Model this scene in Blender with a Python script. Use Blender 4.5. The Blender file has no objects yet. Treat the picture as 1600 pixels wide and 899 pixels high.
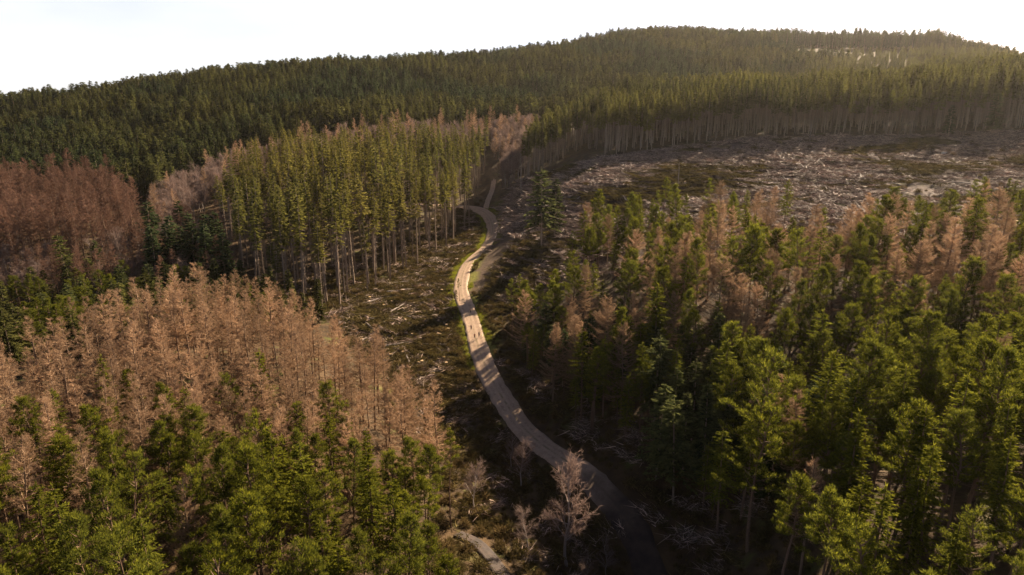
import bpy, math, numpy as np
from mathutils import Vector

# ------------------------------------------------------------ camera, sky, sun, exposure
SC = bpy.context.scene
COL = SC.collection
R = math.radians
PITCH, CAMZ, FPX = R(15.0), 60.0, 1067.0
cam_d = bpy.data.cameras.new('camera')
cam = bpy.data.objects.new('camera', cam_d)
COL.objects.link(cam)
cam_d.sensor_width = 36.0
cam_d.lens = 24.0
cam_d.clip_start = 0.5
cam_d.clip_end = 12000
cam.location = (0, 0, CAMZ)
cam.rotation_euler = (R(90) - PITCH, 0, 0)
SC.camera = cam

SUN_AZ, SUN_EL = R(38.0), R(31.0)
world = bpy.data.worlds.new('World')
SC.world = world
world.use_nodes = True
wn, wl = world.node_tree.nodes, world.node_tree.links
bg = wn['Background']
sky = wn.new('ShaderNodeTexSky')
sky.sky_type = 'NISHITA'
sky.sun_disc = False
sky.sun_elevation = SUN_EL
sky.sun_rotation = SUN_AZ
sky.air_density = 0.5
sky.dust_density = 0.8
sky.ozone_density = 1.0
wb = wn.new('ShaderNodeMix'); wb.data_type = 'RGBA'; wb.blend_type = 'MULTIPLY'     # camera white balance
wb.inputs[0].default_value = 1.0; wb.inputs[7].default_value = (1.0, 0.885, 0.81, 1)
wl.new(sky.outputs[0], wb.inputs[6])
# bright thin cloud low over the horizon, breaking up higher
tcw = wn.new('ShaderNodeTexCoord'); sx = wn.new('ShaderNodeSeparateXYZ'); wl.new(tcw.outputs['Generated'], sx.inputs[0])
mpw = wn.new('ShaderNodeMapping'); mpw.inputs['Scale'].default_value = (2, 2, 9); wl.new(tcw.outputs['Generated'], mpw.inputs[0])
nzw = wn.new('ShaderNodeTexNoise'); nzw.inputs['Scale'].default_value = 1.6; nzw.inputs['Detail'].default_value = 6; wl.new(mpw.outputs[0], nzw.inputs['Vector'])
mrw = wn.new('ShaderNodeMapRange'); mrw.interpolation_type = 'SMOOTHSTEP'; mrw.inputs[1].default_value = 0.19; mrw.inputs[2].default_value = 0.12
mrw.inputs[3].default_value = 0.0; mrw.inputs[4].default_value = 1.0; wl.new(sx.outputs[2], mrw.inputs[0])
mrn = wn.new('ShaderNodeMapRange'); mrn.inputs[1].default_value = 0.3; mrn.inputs[2].default_value = 0.6; mrn.inputs[3].default_value = 0.72; mrn.inputs[4].default_value = 1.0
wl.new(nzw.outputs[0], mrn.inputs[0])
muw = wn.new('ShaderNodeMath'); muw.operation = 'MULTIPLY'; wl.new(mrw.outputs[0], muw.inputs[0]); wl.new(mrn.outputs[0], muw.inputs[1])
cl = wn.new('ShaderNodeMix'); cl.data_type = 'RGBA'; cl.blend_type = 'MIX'; cl.inputs[7].default_value = (5.9, 6.1, 6.3, 1)
wl.new(muw.outputs[0], cl.inputs[0]); wl.new(wb.outputs[2], cl.inputs[6])
mxw = wn.new('ShaderNodeMix'); mxw.data_type = 'RGBA'; mxw.blend_type = 'LIGHTEN'; mxw.inputs[0].default_value = 1.0
wl.new(cl.outputs[2], mxw.inputs[6]); wl.new(wb.outputs[2], mxw.inputs[7]); wl.new(mxw.outputs[2], bg.inputs[0])
bg.inputs[1].default_value = 0.05
sun_d = bpy.data.lights.new('sun', 'SUN')
sun = bpy.data.objects.new('sun', sun_d)
COL.objects.link(sun)
sun_d.energy = 5.0
sun_d.angle = R(0.6)
sun_d.color = (1.0, 0.81, 0.58)
sdir = Vector((math.sin(SUN_AZ) * math.cos(SUN_EL), math.cos(SUN_AZ) * math.cos(SUN_EL), math.sin(SUN_EL)))
sun.rotation_euler = sdir.to_track_quat('Z', 'Y').to_euler()
sun.location = sdir * 500
SC.view_settings.view_transform = 'Standard'
SC.view_settings.look = 'None'
SC.view_settings.gamma = 1.0
SC.view_settings.use_curve_mapping = False
SC.view_settings.exposure = 1.82
HAZE = 0.000034
cy = SC.cycles
cy.max_bounces = 5
cy.diffuse_bounces = 1
cy.glossy_bounces = 1
cy.transmission_bounces = 3
cy.volume_bounces = 1
cy.transparent_max_bounces = 4
cy.use_denoising = True
cy.denoising_input_passes = 'RGB_ALBEDO_NORMAL'
cy.denoising_prefilter = 'ACCURATE'
cy.caustics_reflective = False
cy.caustics_refractive = False

rng = np.random.default_rng(7)

# ------------------------------------------------------------ picture geometry helpers
CP, SP = math.cos(PITCH), math.sin(PITCH)
def at(px, py, Y):
    """world point seen at photo pixel (px,py) standing Y metres in front of the camera"""
    a, b = (px - 800) / FPX, (449.5 - py) / FPX
    s = Y / (CP + b * SP)
    return (s * a, Y, CAMZ + s * (-SP + b * CP))

def proj(P):
    P = np.asarray(P, float)
    d = P[..., 1] * CP - (P[..., 2] - CAMZ) * SP
    u = P[..., 1] * SP + (P[..., 2] - CAMZ) * CP
    d = np.where(d < 1, np.nan, d)
    return 800 + FPX * P[..., 0] / d, 449.5 - FPX * u / d, d

# ------------------------------------------------------------ noise
_perm = np.random.default_rng(3).random((256, 256))
def vnoise(x, y, s, seed=0):
    x = np.asarray(x) / s + seed * 17.3; y = np.asarray(y) / s + seed * 9.7
    xi = np.floor(x).astype(int); yi = np.floor(y).astype(int)
    fx = x - xi; fy = y - yi
    fx = fx * fx * (3 - 2 * fx); fy = fy * fy * (3 - 2 * fy)
    g = lambda a, b: _perm[a & 255, b & 255]
    return (g(xi, yi) * (1 - fx) + g(xi + 1, yi) * fx) * (1 - fy) + (g(xi, yi + 1) * (1 - fx) + g(xi + 1, yi + 1) * fx) * fy - 0.5

# ------------------------------------------------------------ terrain
ROADP = [(1040, 960, 84), (1010, 880, 93), (985, 820, 100), (945, 770, 107), (895, 728, 115), (840, 690, 126), (800, 645, 137),
         (767, 590, 152), (748, 545, 168), (736, 500, 188), (720, 452, 214), (731, 412, 244), (763, 380, 272),
         (769, 352, 300), (752, 330, 322), (715, 322, 332), (640, 318, 340)]
TRACKP = [(757, 334, 318), (768, 300, 352), (772, 272, 390), (768, 262, 405)]
LOWTRACKP = [(830, 960, 70), (795, 910, 77), (765, 868, 84), (742, 845, 88), (715, 835, 90)]
CTRL = ROADP + TRACKP[1:3] + LOWTRACKP + [
    # strip left of the road, gully, knoll
    (600, 500, 185), (560, 520, 176), (640, 600, 150), (700, 700, 122), (760, 750, 110), (850, 830, 95),
    (540, 640, 118), (300, 600, 125), (400, 560, 140), (100, 700, 100), (40, 640, 115), (200, 899, 72), (600, 899, 76), (520, 490, 192),
    (100, 520, 185), (300, 470, 200), (0, 470, 210), (0, 400, 250), (200, 400, 250), (100, 330, 320), (300, 350, 300), (400, 300, 350),
    (500, 258, 400), (600, 235, 430), (740, 230, 440), (620, 330, 300),
    # far hills
    (0, 262, 420), (0, 225, 500), (0, 184, 590), (200, 255, 420), (200, 160, 610), (400, 212, 460), (400, 131, 670), (600, 190, 520), (600, 117, 730),
    (800, 164, 620), (800, 102, 810), (1000, 73, 930), (1000, 138, 640), (1200, 77, 930), (1180, 122, 680),
    # plantation on the right
    (820, 283, 330), (1000, 238, 310), (1250, 215, 305), (1600, 203, 290), (960, 190, 420), (1000, 179, 520), (1150, 161, 590), (880, 192, 490), (1300, 183, 400), (1300, 163, 500), (1300, 143, 600),
    (1380, 80, 800), (1320, 110, 710), (1480, 84, 800), (1600, 140, 460), (1550, 120, 600), (1600, 112, 700),
    # clearcut and right foreground
    (1400, 250, 262), (1100, 300, 245), (900, 292, 270), (800, 330, 302), (850, 380, 230), (1250, 330, 212), (1400, 372, 185), (1600, 350, 190),
    (1600, 450, 150), (1200, 420, 170), (1000, 420, 190), (900, 500, 165), (1100, 550, 135), (900, 640, 134), (1010, 700, 113),
    (1200, 800, 85), (1400, 690, 103), (1600, 700, 95), (1400, 899, 66), (1600, 899, 62), (1160, 880, 79)]
cpts = np.array([at(*c) for c in CTRL])
extra = []
for (x, y, z) in [(-600, 300, 15), (-750, 700, 5), (-600, 1000, 0), (-100, 1400, 30), (500, 1500, 60), (900, 900, 90), (800, 400, 70), (500, 250, 60),
                  (500, 50, 30), (-400, 100, 0), (-300, -200, 5), (0, -200, 0), (300, -200, 20), (0, 20, 0), (-60, 20, 5), (60, 20, 15), (-1200, 600, -10),
                  (-1500, 1800, -20), (0, 2200, -10), (1500, 1800, 10), (1700, 500, 40), (-1500, -600, 20), (1500, -600, 30), (0, -900, 10)]:
    extra.append((x, y, z))
# the ground falls away again behind the skyline
for (px, Y, z) in [(0, 720, 22), (-300, 650, 20), (200, 800, 40), (400, 860, 52), (600, 930, 64), (800, 1020, 80), (1000, 1160, 100), (1200, 1150, 96), (1400, 1050, 90), (1600, 880, 74), (1800, 700, 60)]:
    extra.append(((px - 800) / FPX * Y * 0.95, Y, z))
cpts = np.vstack([cpts, extra])
def _phi(r2): return np.where(r2 > 0, 0.5 * r2 * np.log(np.maximum(r2, 1e-9)), 0)
_sx = 100.0
_P = cpts[:, :2] / _sx
_r2 = ((_P[:, None] - _P[None]) ** 2).sum(-1)
_n = len(_P)
_A = np.zeros((_n + 3, _n + 3))
_A[:_n, :_n] = _phi(_r2) + np.eye(_n) * 0.001
_A[:_n, _n] = 1; _A[:_n, _n + 1:] = _P; _A[_n, :_n] = 1; _A[_n + 1:, :_n] = _P.T
_w = np.linalg.solve(_A, np.concatenate([cpts[:, 2], np.zeros(3)]))
def hbase(x, y):
    x = np.asarray(x, float); y = np.asarray(y, float)
    sh = x.shape; x = x.ravel() / _sx; y = y.ravel() / _sx
    out = np.empty(len(x))
    for i in range(0, len(x), 20000):
        xs, ys = x[i:i + 20000], y[i:i + 20000]
        r2 = (xs[:, None] - _P[None, :, 0]) ** 2 + (ys[:, None] - _P[None, :, 1]) ** 2
        out[i:i + 20000] = _phi(r2) @ _w[:_n] + _w[_n] + xs * _w[_n + 1] + ys * _w[_n + 2]
    return out.reshape(sh)

def catmull(P, step=1.5):
    P = np.array(P, float)
    Q = np.vstack([2 * P[0] - P[1], P, 2 * P[-1] - P[-2]])
    out = []
    for i in range(1, len(Q) - 2):
        n = max(2, int(np.linalg.norm(Q[i + 1] - Q[i]) / step))
        t = np.linspace(0, 1, n, endpoint=False)[:, None]
        p0, p1, p2, p3 = Q[i - 1], Q[i], Q[i + 1], Q[i + 2]
        out.append(0.5 * (2 * p1 + (p2 - p0) * t + (2 * p0 - 5 * p1 + 4 * p2 - p3) * t ** 2 + (3 * p1 - p0 - 3 * p2 + p3) * t ** 3))
    out.append(P[-1:])
    return np.vstack(out)
road = catmull([at(*p)[:2] for p in ROADP])
track = catmull([at(*p)[:2] for p in TRACKP])
lowtrack = catmull([at(*p)[:2] for p in LOWTRACKP])
pad = catmull([at(*p)[:2] for p in [(742, 446, 214), (772, 410, 240), (800, 375, 262)]])
def dist_path(x, y, path):
    x = np.asarray(x, float); y = np.asarray(y, float)
    sh = x.shape; x = x.ravel(); y = y.ravel()
    out = np.full(len(x), 1e9)
    bb = (x > path[:, 0].min() - 40) & (x < path[:, 0].max() + 40) & (y > path[:, 1].min() - 40) & (y < path[:, 1].max() + 40)
    idx = np.nonzero(bb)[0]
    for i in range(0, len(idx), 20000):
        j = idx[i:i + 20000]
        out[j] = np.sqrt(((x[j, None] - path[None, :, 0]) ** 2 + (y[j, None] - path[None, :, 1]) ** 2).min(1))
    return out.reshape(sh)
def inpoly(x, y, poly):
    x = np.asarray(x); y = np.asarray(y)
    c = np.zeros(x.shape, bool)
    n = len(poly)
    for i in range(n):
        x1, y1 = poly[i][:2]; x2, y2 = poly[(i + 1) % n][:2]
        if y1 == y2: continue
        m = ((y1 > y) != (y2 > y)) & (x < (x2 - x1) * (y - y1) / (y2 - y1) + x1)
        c ^= m
    return c
W = lambda *L: [at(*p)[:2] for p in L]
CUT = W((775, 345, 305), (800, 300, 335), (840, 275, 326), (1000, 236, 312), (1250, 214, 307), (1600, 202, 292)) + [(330, 290), (260, 150)] + \
      W((1600, 440, 152), (1400, 430, 160), (1200, 400, 178), (1000, 420, 190), (850, 440, 196), (800, 470, 190), (765, 480, 196), (735, 430, 228))
STRIP = W((525, 492, 193), (600, 450, 226), (690, 420, 240), (705, 450, 214), (722, 500, 188), (735, 560, 162), (745, 620, 144), (700, 680, 126), (620, 620, 140), (540, 540, 165))
def soft(x, y, poly, s=3.0):
    """polygon mask with a ragged edge"""
    return inpoly(x + vnoise(x, y, 6, 5) * s * 2, y + vnoise(x, y, 6, 6) * s * 2, poly)
def height(x, y):
    x = np.asarray(x, float); y = np.asarray(y, float)
    h = hbase(x, y)
    near = np.clip(1 - (np.hypot(x, y) - 350) / 200, 0, 1)
    d = np.minimum(np.minimum(dist_path(x, y, road), dist_path(x, y, track)), np.minimum(dist_path(x, y, lowtrack), dist_path(x, y, pad)))
    m = np.clip((d - 3.5) / 5, 0, 1)
    bump = vnoise(x, y, 14, 1) * 1.6 + vnoise(x, y, 5, 2) * 0.7
    cut = inpoly(x, y, CUT) | inpoly(x, y, STRIP)
    bump = bump + cut * (vnoise(x, y, 2.6, 3) * 0.9 + vnoise(x, y, 1.4, 4) * 0.4)
    h = h + bump * m * near + vnoise(x, y, 60, 8) * 5 * (1 - near)
    h = h - 0.28 * np.clip(1 - (d - 2.6) / 1.5, 0, 1) - 0.35 * np.exp(-((d - 4.6) / 0.7) ** 2)
    return h

# ------------------------------------------------------------ materials
def newmat(name):
    m = bpy.data.materials.new(name); m.use_nodes = True
    nt = m.node_tree; nt.nodes.clear()
    out = nt.nodes.new('ShaderNodeOutputMaterial')
    return m, nt, out
def N(nt, t, **kw):
    n = nt.nodes.new(t)
    for k, v in kw.items(): setattr(n, k, v)
    return n
def mixc(nt, fac, a, b):
    n = N(nt, 'ShaderNodeMix', data_type='RGBA')
    for i, v in ((0, fac), (6, a), (7, b)):
        if isinstance(v, (int, float)): n.inputs[i].default_value = v
        elif isinstance(v, tuple): n.inputs[i].default_value = (*v, 1)
        else: nt.links.new(v, n.inputs[i])
    return n.outputs[2]
def ramp(nt, v, lo, hi):
    n = N(nt, 'ShaderNodeMapRange'); n.inputs[1].default_value = lo; n.inputs[2].default_value = hi
    nt.links.new(v, n.inputs[0]); return n.outputs[0]
def noise(nt, scale, detail=4, vec=None, rough=0.6):
    n = N(nt, 'ShaderNodeTexNoise'); n.inputs['Scale'].default_value = scale; n.inputs['Detail'].default_value = detail
    n.inputs['Roughness'].default_value = rough
    if vec is not None: nt.links.new(vec, n.inputs['Vector'])
    return n.outputs[0]
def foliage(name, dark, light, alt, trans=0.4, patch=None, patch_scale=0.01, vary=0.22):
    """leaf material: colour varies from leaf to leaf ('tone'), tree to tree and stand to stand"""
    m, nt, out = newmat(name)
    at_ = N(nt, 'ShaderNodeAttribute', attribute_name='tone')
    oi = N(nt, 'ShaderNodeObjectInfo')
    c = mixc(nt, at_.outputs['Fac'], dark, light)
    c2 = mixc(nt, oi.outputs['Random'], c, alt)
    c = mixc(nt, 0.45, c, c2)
    if patch:
        nz = noise(nt, patch_scale, 1, oi.outputs['Location'])
        c = mixc(nt, ramp(nt, nz, 0.45, 0.62), c, mixc(nt, at_.outputs['Fac'], patch[0], patch[1]))
    hs = N(nt, 'ShaderNodeHueSaturation'); fr = N(nt, 'ShaderNodeMath', operation='MULTIPLY'); fr2 = N(nt, 'ShaderNodeMath', operation='FRACT')
    nt.links.new(oi.outputs['Random'], fr.inputs[0]); fr.inputs[1].default_value = 37.7; nt.links.new(fr.outputs[0], fr2.inputs[0])
    mr = N(nt, 'ShaderNodeMapRange'); mr.inputs[3].default_value = 1 - vary; mr.inputs[4].default_value = 1 + vary
    nt.links.new(fr2.outputs[0], mr.inputs[0]); nt.links.new(mr.outputs[0], hs.inputs['Value']); nt.links.new(c, hs.inputs['Color']); c = hs.outputs[0]
    d = N(nt, 'ShaderNodeBsdfDiffuse'); t = N(nt, 'ShaderNodeBsdfTranslucent')
    nt.links.new(c, d.inputs[0]); nt.links.new(c, t.inputs[0])
    mx = N(nt, 'ShaderNodeMixShader'); mx.inputs[0].default_value = trans
    nt.links.new(d.outputs[0], mx.inputs[1]); nt.links.new(t.outputs[0], mx.inputs[2])
    nt.links.new(mx.outputs[0], out.inputs[0])
    return m
def plain(name, a, b, scale=3.0, rough=0.8, stretch=None, spec=0.2):
    m, nt, out = newmat(name)
    tc = N(nt, 'ShaderNodeTexCoord'); v = tc.outputs['Object']
    if stretch:
        mp = N(nt, 'ShaderNodeMapping'); mp.inputs['Scale'].default_value = stretch
        nt.links.new(v, mp.inputs[0]); v = mp.outputs[0]
    oi = N(nt, 'ShaderNodeObjectInfo')
    c = mixc(nt, ramp(nt, noise(nt, scale, 5, v), 0.35, 0.65), a, b)
    hsv = N(nt, 'ShaderNodeHueSaturation')
    mr = N(nt, 'ShaderNodeMapRange'); mr.inputs[3].default_value = 0.75; mr.inputs[4].default_value = 1.25
    nt.links.new(oi.outputs['Random'], mr.inputs[0]); nt.links.new(mr.outputs[0], hsv.inputs['Value']); nt.links.new(c, hsv.inputs['Color'])
    p = N(nt, 'ShaderNodeBsdfPrincipled'); p.inputs['Roughness'].default_value = rough
    p.inputs['Specular IOR Level'].default_value = spec
    nt.links.new(hsv.outputs[0], p.inputs['Base Color']); nt.links.new(p.outputs[0], out.inputs[0])
    return m
MAT = {}
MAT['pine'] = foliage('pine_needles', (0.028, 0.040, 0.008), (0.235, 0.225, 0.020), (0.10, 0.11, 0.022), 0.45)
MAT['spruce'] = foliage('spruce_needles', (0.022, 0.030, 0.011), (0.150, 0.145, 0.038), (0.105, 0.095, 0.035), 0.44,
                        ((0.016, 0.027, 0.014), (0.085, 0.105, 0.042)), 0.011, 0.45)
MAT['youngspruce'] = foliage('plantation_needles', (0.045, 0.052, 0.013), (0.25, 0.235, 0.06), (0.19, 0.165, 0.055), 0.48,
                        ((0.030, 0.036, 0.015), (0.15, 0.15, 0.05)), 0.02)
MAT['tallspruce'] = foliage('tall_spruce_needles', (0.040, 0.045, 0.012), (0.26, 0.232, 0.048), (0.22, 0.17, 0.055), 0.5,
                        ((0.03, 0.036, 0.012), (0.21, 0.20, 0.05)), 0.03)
MAT['larch'] = foliage('larch_twigs', (0.165, 0.090, 0.050), (0.62, 0.43, 0.28), (0.30, 0.20, 0.12), 0.46, vary=0.3)
MAT['redlarch'] = foliage('shaded_larch_twigs', (0.085, 0.045, 0.032), (0.33, 0.195, 0.14), (0.15, 0.09, 0.06), 0.4, vary=0.3)  # larch twigs with the left valley's weaker light painted in as darker colour
MAT['birch'] = foliage('birch_twigs', (0.13, 0.080, 0.064), (0.34, 0.24, 0.20), (0.2, 0.16, 0.14), 0.4)
MAT['bark_larch'] = plain('larch_bark', (0.26, 0.17, 0.11), (0.14, 0.09, 0.06), 4, stretch=(6, 6, 1))
MAT['bark_pine'] = plain('pine_bark', (0.20, 0.12, 0.075), (0.09, 0.06, 0.045), 4, stretch=(6, 6, 1))
MAT['bark_spruce'] = plain('spruce_bark', (0.36, 0.27, 0.20), (0.17, 0.125, 0.09), 4, stretch=(6, 6, 1))
MAT['bark_birch'] = plain('birch_bark', (0.42, 0.36, 0.32), (0.16, 0.12, 0.11), 5, stretch=(2, 2, 6))
MAT['dead_wood'] = plain('weathered_wood', (0.36, 0.30, 0.26), (0.16, 0.12, 0.10), 6, 0.65, (6, 6, 1))
MAT['cut_wood'] = plain('cut_wood', (0.55, 0.38, 0.20), (0.40, 0.26, 0.14), 8)
MAT['stone'] = plain('pale_stone', (0.55, 0.53, 0.50), (0.32, 0.30, 0.28), 3)
MAT['brash'] = foliage('brash_sticks', (0.05, 0.030, 0.022), (0.76, 0.54, 0.42), (0.16, 0.10, 0.075), 0.1)
_nt = MAT['brash'].node_tree
_p = _nt.nodes.new('ShaderNodeBsdfPrincipled'); _p.inputs['Roughness'].default_value = 0.6; _p.inputs['Specular IOR Level'].default_value = 0.2
_dn = next(n for n in _nt.nodes if n.type == 'BSDF_DIFFUSE'); _nt.links.new(_dn.inputs[0].links[0].from_socket, _p.inputs['Base Color'])
_on = next(n for n in _nt.nodes if n.type == 'OUTPUT_MATERIAL'); _nt.links.new(_p.outputs[0], _on.inputs[0])
MAT['mossbrash'] = foliage('mossy_brash', (0.026, 0.019, 0.009), (0.24, 0.18, 0.075), (0.10, 0.085, 0.02), 0.15)
MAT['grass'] = foliage('verge_grass', (0.10, 0.125, 0.012), (0.30, 0.30, 0.03), (0.20, 0.17, 0.04), 0.45)
MAT['scrub'] = foliage('dry_scrub', (0.055, 0.035, 0.018), (0.16, 0.11, 0.045), (0.07, 0.07, 0.02), 0.3)

def ground_mat():
    m, nt, out = newmat('forest_ground')
    g = N(nt, 'ShaderNodeNewGeometry'); pos = g.outputs['Position']
    A = lambda n: N(nt, 'ShaderNodeAttribute', attribute_name=n).outputs['Fac']
    n1 = noise(nt, 0.35, 8, pos); n2 = noise(nt, 0.07, 5, pos); n3 = noise(nt, 1.6, 6, pos, 0.7); n4 = noise(nt, 0.16, 6, pos)
    floor = mixc(nt, ramp(nt, n1, 0.4, 0.6), (0.045, 0.028, 0.014), (0.085, 0.052, 0.024))
    floor = mixc(nt, ramp(nt, n4, 0.56, 0.68), floor, (0.075, 0.075, 0.015))
    cut = mixc(nt, ramp(nt, n3, 0.38, 0.62), (0.042, 0.025, 0.020), (0.135, 0.090, 0.074))
    cut = mixc(nt, ramp(nt, n4, 0.52, 0.66), cut, (0.085, 0.068, 0.016))
    cut = mixc(nt, ramp(nt, n2, 0.58, 0.68), cut, (0.055, 0.035, 0.026))
    straw = mixc(nt, ramp(nt, n1, 0.4, 0.6), (0.085, 0.055, 0.028), (0.14, 0.09, 0.05))
    grass = mixc(nt, ramp(nt, n3, 0.35, 0.65), (0.10, 0.10, 0.012), (0.22, 0.20, 0.03))
    c = mixc(nt, A('cut'), floor, cut)
    c = mixc(nt, A('straw'), c, straw)
    c = mixc(nt, A('verge'), c, grass)
    b = N(nt, 'ShaderNodeBump'); b.inputs['Strength'].default_value = 0.7; b.inputs['Distance'].default_value = 0.35
    nt.links.new(n3, b.inputs['Height'])
    p = N(nt, 'ShaderNodeBsdfPrincipled'); p.inputs['Roughness'].default_value = 0.9; p.inputs['Specular IOR Level'].default_value = 0.15
    nt.links.new(c, p.inputs['Base Color']); nt.links.new(b.outputs[0], p.inputs['Normal']); nt.links.new(p.outputs[0], out.inputs[0])
    return m
def road_mat():
    m, nt, out = newmat('gravel_road')
    g = N(nt, 'ShaderNodeNewGeometry'); pos = g.outputs['Position']
    u = N(nt, 'ShaderNodeAttribute', attribute_name='across').outputs['Fac']    # -1..1 across the road
    n1 = noise(nt, 0.5, 7, pos); n3 = noise(nt, 2.2, 8, pos, 0.8); n5 = noise(nt, 0.12, 3, pos)
    c = mixc(nt, ramp(nt, n1, 0.38, 0.62), (0.24, 0.155, 0.098), (0.35, 0.235, 0.155))
    c = mixc(nt, ramp(nt, n3, 0.52, 0.66), c, (0.50, 0.37, 0.26))
    ab = N(nt, 'ShaderNodeMath', operation='ABSOLUTE'); nt.links.new(u, ab.inputs[0])
    s = N(nt, 'ShaderNodeMath', operation='SUBTRACT'); nt.links.new(ab.outputs[0], s.inputs[0]); s.inputs[1].default_value = 0.42
    s2 = N(nt, 'ShaderNodeMath', operation='ABSOLUTE'); nt.links.new(s.outputs[0], s2.inputs[0])
    rut = N(nt, 'ShaderNodeMapRange'); rut.inputs[1].default_value = 0.05; rut.inputs[2].default_value = 0.2; rut.inputs[3].default_value = 1; rut.inputs[4].default_value = 0
    nt.links.new(s2.outputs[0], rut.inputs[0])
    c = mixc(nt, rut.outputs[0], mixc(nt, 0.35, c, (0.44, 0.31, 0.21)), c)
    mid = N(nt, 'ShaderNodeMapRange'); mid.inputs[1].default_value = 0.0; mid.inputs[2].default_value = 0.16; mid.inputs[3].default_value = 0.8; mid.inputs[4].default_value = 0
    nt.links.new(ab.outputs[0], mid.inputs[0])
    mm = N(nt, 'ShaderNodeMath', operation='MULTIPLY'); nt.links.new(mid.outputs[0], mm.inputs[0]); nt.links.new(ramp(nt, n1, 0.4, 0.6), mm.inputs[1])
    c = mixc(nt, mm.outputs[0], c, (0.13, 0.10, 0.04))
    soil_shade = N(nt, 'ShaderNodeAttribute', attribute_name='soil_shade').outputs['Fac']      # dark soil, with tree shade painted into the near stretch
    c = mixc(nt, soil_shade, c, mixc(nt, ramp(nt, n1, 0.4, 0.6), (0.024, 0.015, 0.011), (0.055, 0.034, 0.024)))
    b = N(nt, 'ShaderNodeBump'); b.inputs['Strength'].default_value = 0.8; b.inputs['Distance'].default_value = 0.1
    nt.links.new(n3, b.inputs['Height'])
    p = N(nt, 'ShaderNodeBsdfPrincipled'); p.inputs['Roughness'].default_value = 0.75; p.inputs['Specular IOR Level'].default_value = 0.3
    nt.links.new(c, p.inputs['Base Color']); nt.links.new(b.outputs[0], p.inputs['Normal']); nt.links.new(p.outputs[0], out.inputs[0])
    return m

# ------------------------------------------------------------ object helpers
def link(name, me, parent=None):
    o = bpy.data.objects.new(name, me); COL.objects.link(o)
    if parent: o.parent = parent
    return o
def tag(o, label=None, cat=None, group=None, kind=None):
    if label: o['label'] = label
    if cat: o['category'] = cat
    if group: o['group'] = group
    if kind: o['kind'] = kind
    return o
def tris_to_mesh(name, T, mat, tone=None, mats=None, midx=None):
    """T: (n,3,3) loose triangles"""
    T = np.asarray(T, np.float32); n = len(T)
    me = bpy.data.meshes.new(name)
    me.vertices.add(n * 3); me.vertices.foreach_set('co', T.reshape(-1))
    me.loops.add(n * 3); me.loops.foreach_set('vertex_index', np.arange(n * 3, dtype=np.int32))
    me.polygons.add(n)
    me.polygons.foreach_set('loop_start', np.arange(0, n * 3, 3, dtype=np.int32))
    me.polygons.foreach_set('loop_total', np.full(n, 3, np.int32))
    for m in (mats or [mat]): me.materials.append(m)
    if midx is not None: me.polygons.foreach_set('material_index', np.asarray(midx, np.int32))
    if tone is not None:
        a = me.attributes.new('tone', 'FLOAT', 'POINT'); a.data.foreach_set('value', np.repeat(np.asarray(tone, np.float32), 3))
    me.update(); me.validate()
    return me
def mesh_vf(name, V, F, mat, smooth=False):
    me = bpy.data.meshes.new(name); me.from_pydata([tuple(v) for v in V], [], F); me.materials.append(mat)
    if smooth: me.polygons.foreach_set('use_smooth', [True] * len(me.polygons))
    me.update(); return me
def tube(P, rad, sides=6, cap=True):
    P = np.asarray(P, float); rad = np.broadcast_to(np.asarray(rad, float), (len(P),))
    d = np.gradient(P, axis=0); d /= np.linalg.norm(d, axis=1)[:, None] + 1e-9
    ref = np.array([0, 0, 1.0]) if abs(d[:, 2]).mean() < 0.8 else np.array([1.0, 0, 0])
    a = np.cross(d, ref); a /= np.linalg.norm(a, axis=1)[:, None] + 1e-9
    b = np.cross(d, a)
    th = np.linspace(0, 2 * np.pi, sides, endpoint=False)
    ring = P[:, None] + rad[:, None, None] * (a[:, None] * np.cos(th)[None, :, None] + b[:, None] * np.sin(th)[None, :, None])
    A, B = ring[:-1], ring[1:]
    A2, B2 = np.roll(A, -1, 1), np.roll(B, -1, 1)
    T = [np.stack([A, A2, B2], 2).reshape(-1, 3, 3), np.stack([A, B2, B], 2).reshape(-1, 3, 3)]
    if cap:
        for r, c in ((ring[0], P[0]), (ring[-1], P[-1])):
            T.append(np.stack([np.broadcast_to(c, r.shape), r, np.roll(r, -1, 0)], 1))
    return np.concatenate(T)
def ribbons(P, D, L, w, rs):
    """thin triangles from P along D*L, random roll, base width w"""
    n = len(P)
    r = rs.normal(size=(n, 3)); s = np.cross(D, r); s /= np.linalg.norm(s, axis=1)[:, None] + 1e-9
    w = np.broadcast_to(w, (n,))[:, None]; L = np.broadcast_to(L, (n,))[:, None]
    return np.stack([P - s * w / 2, P + s * w / 2, P + D * L], 1)
def unit(v): return v / (np.linalg.norm(v, axis=-1, keepdims=True) + 1e-9)

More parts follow.
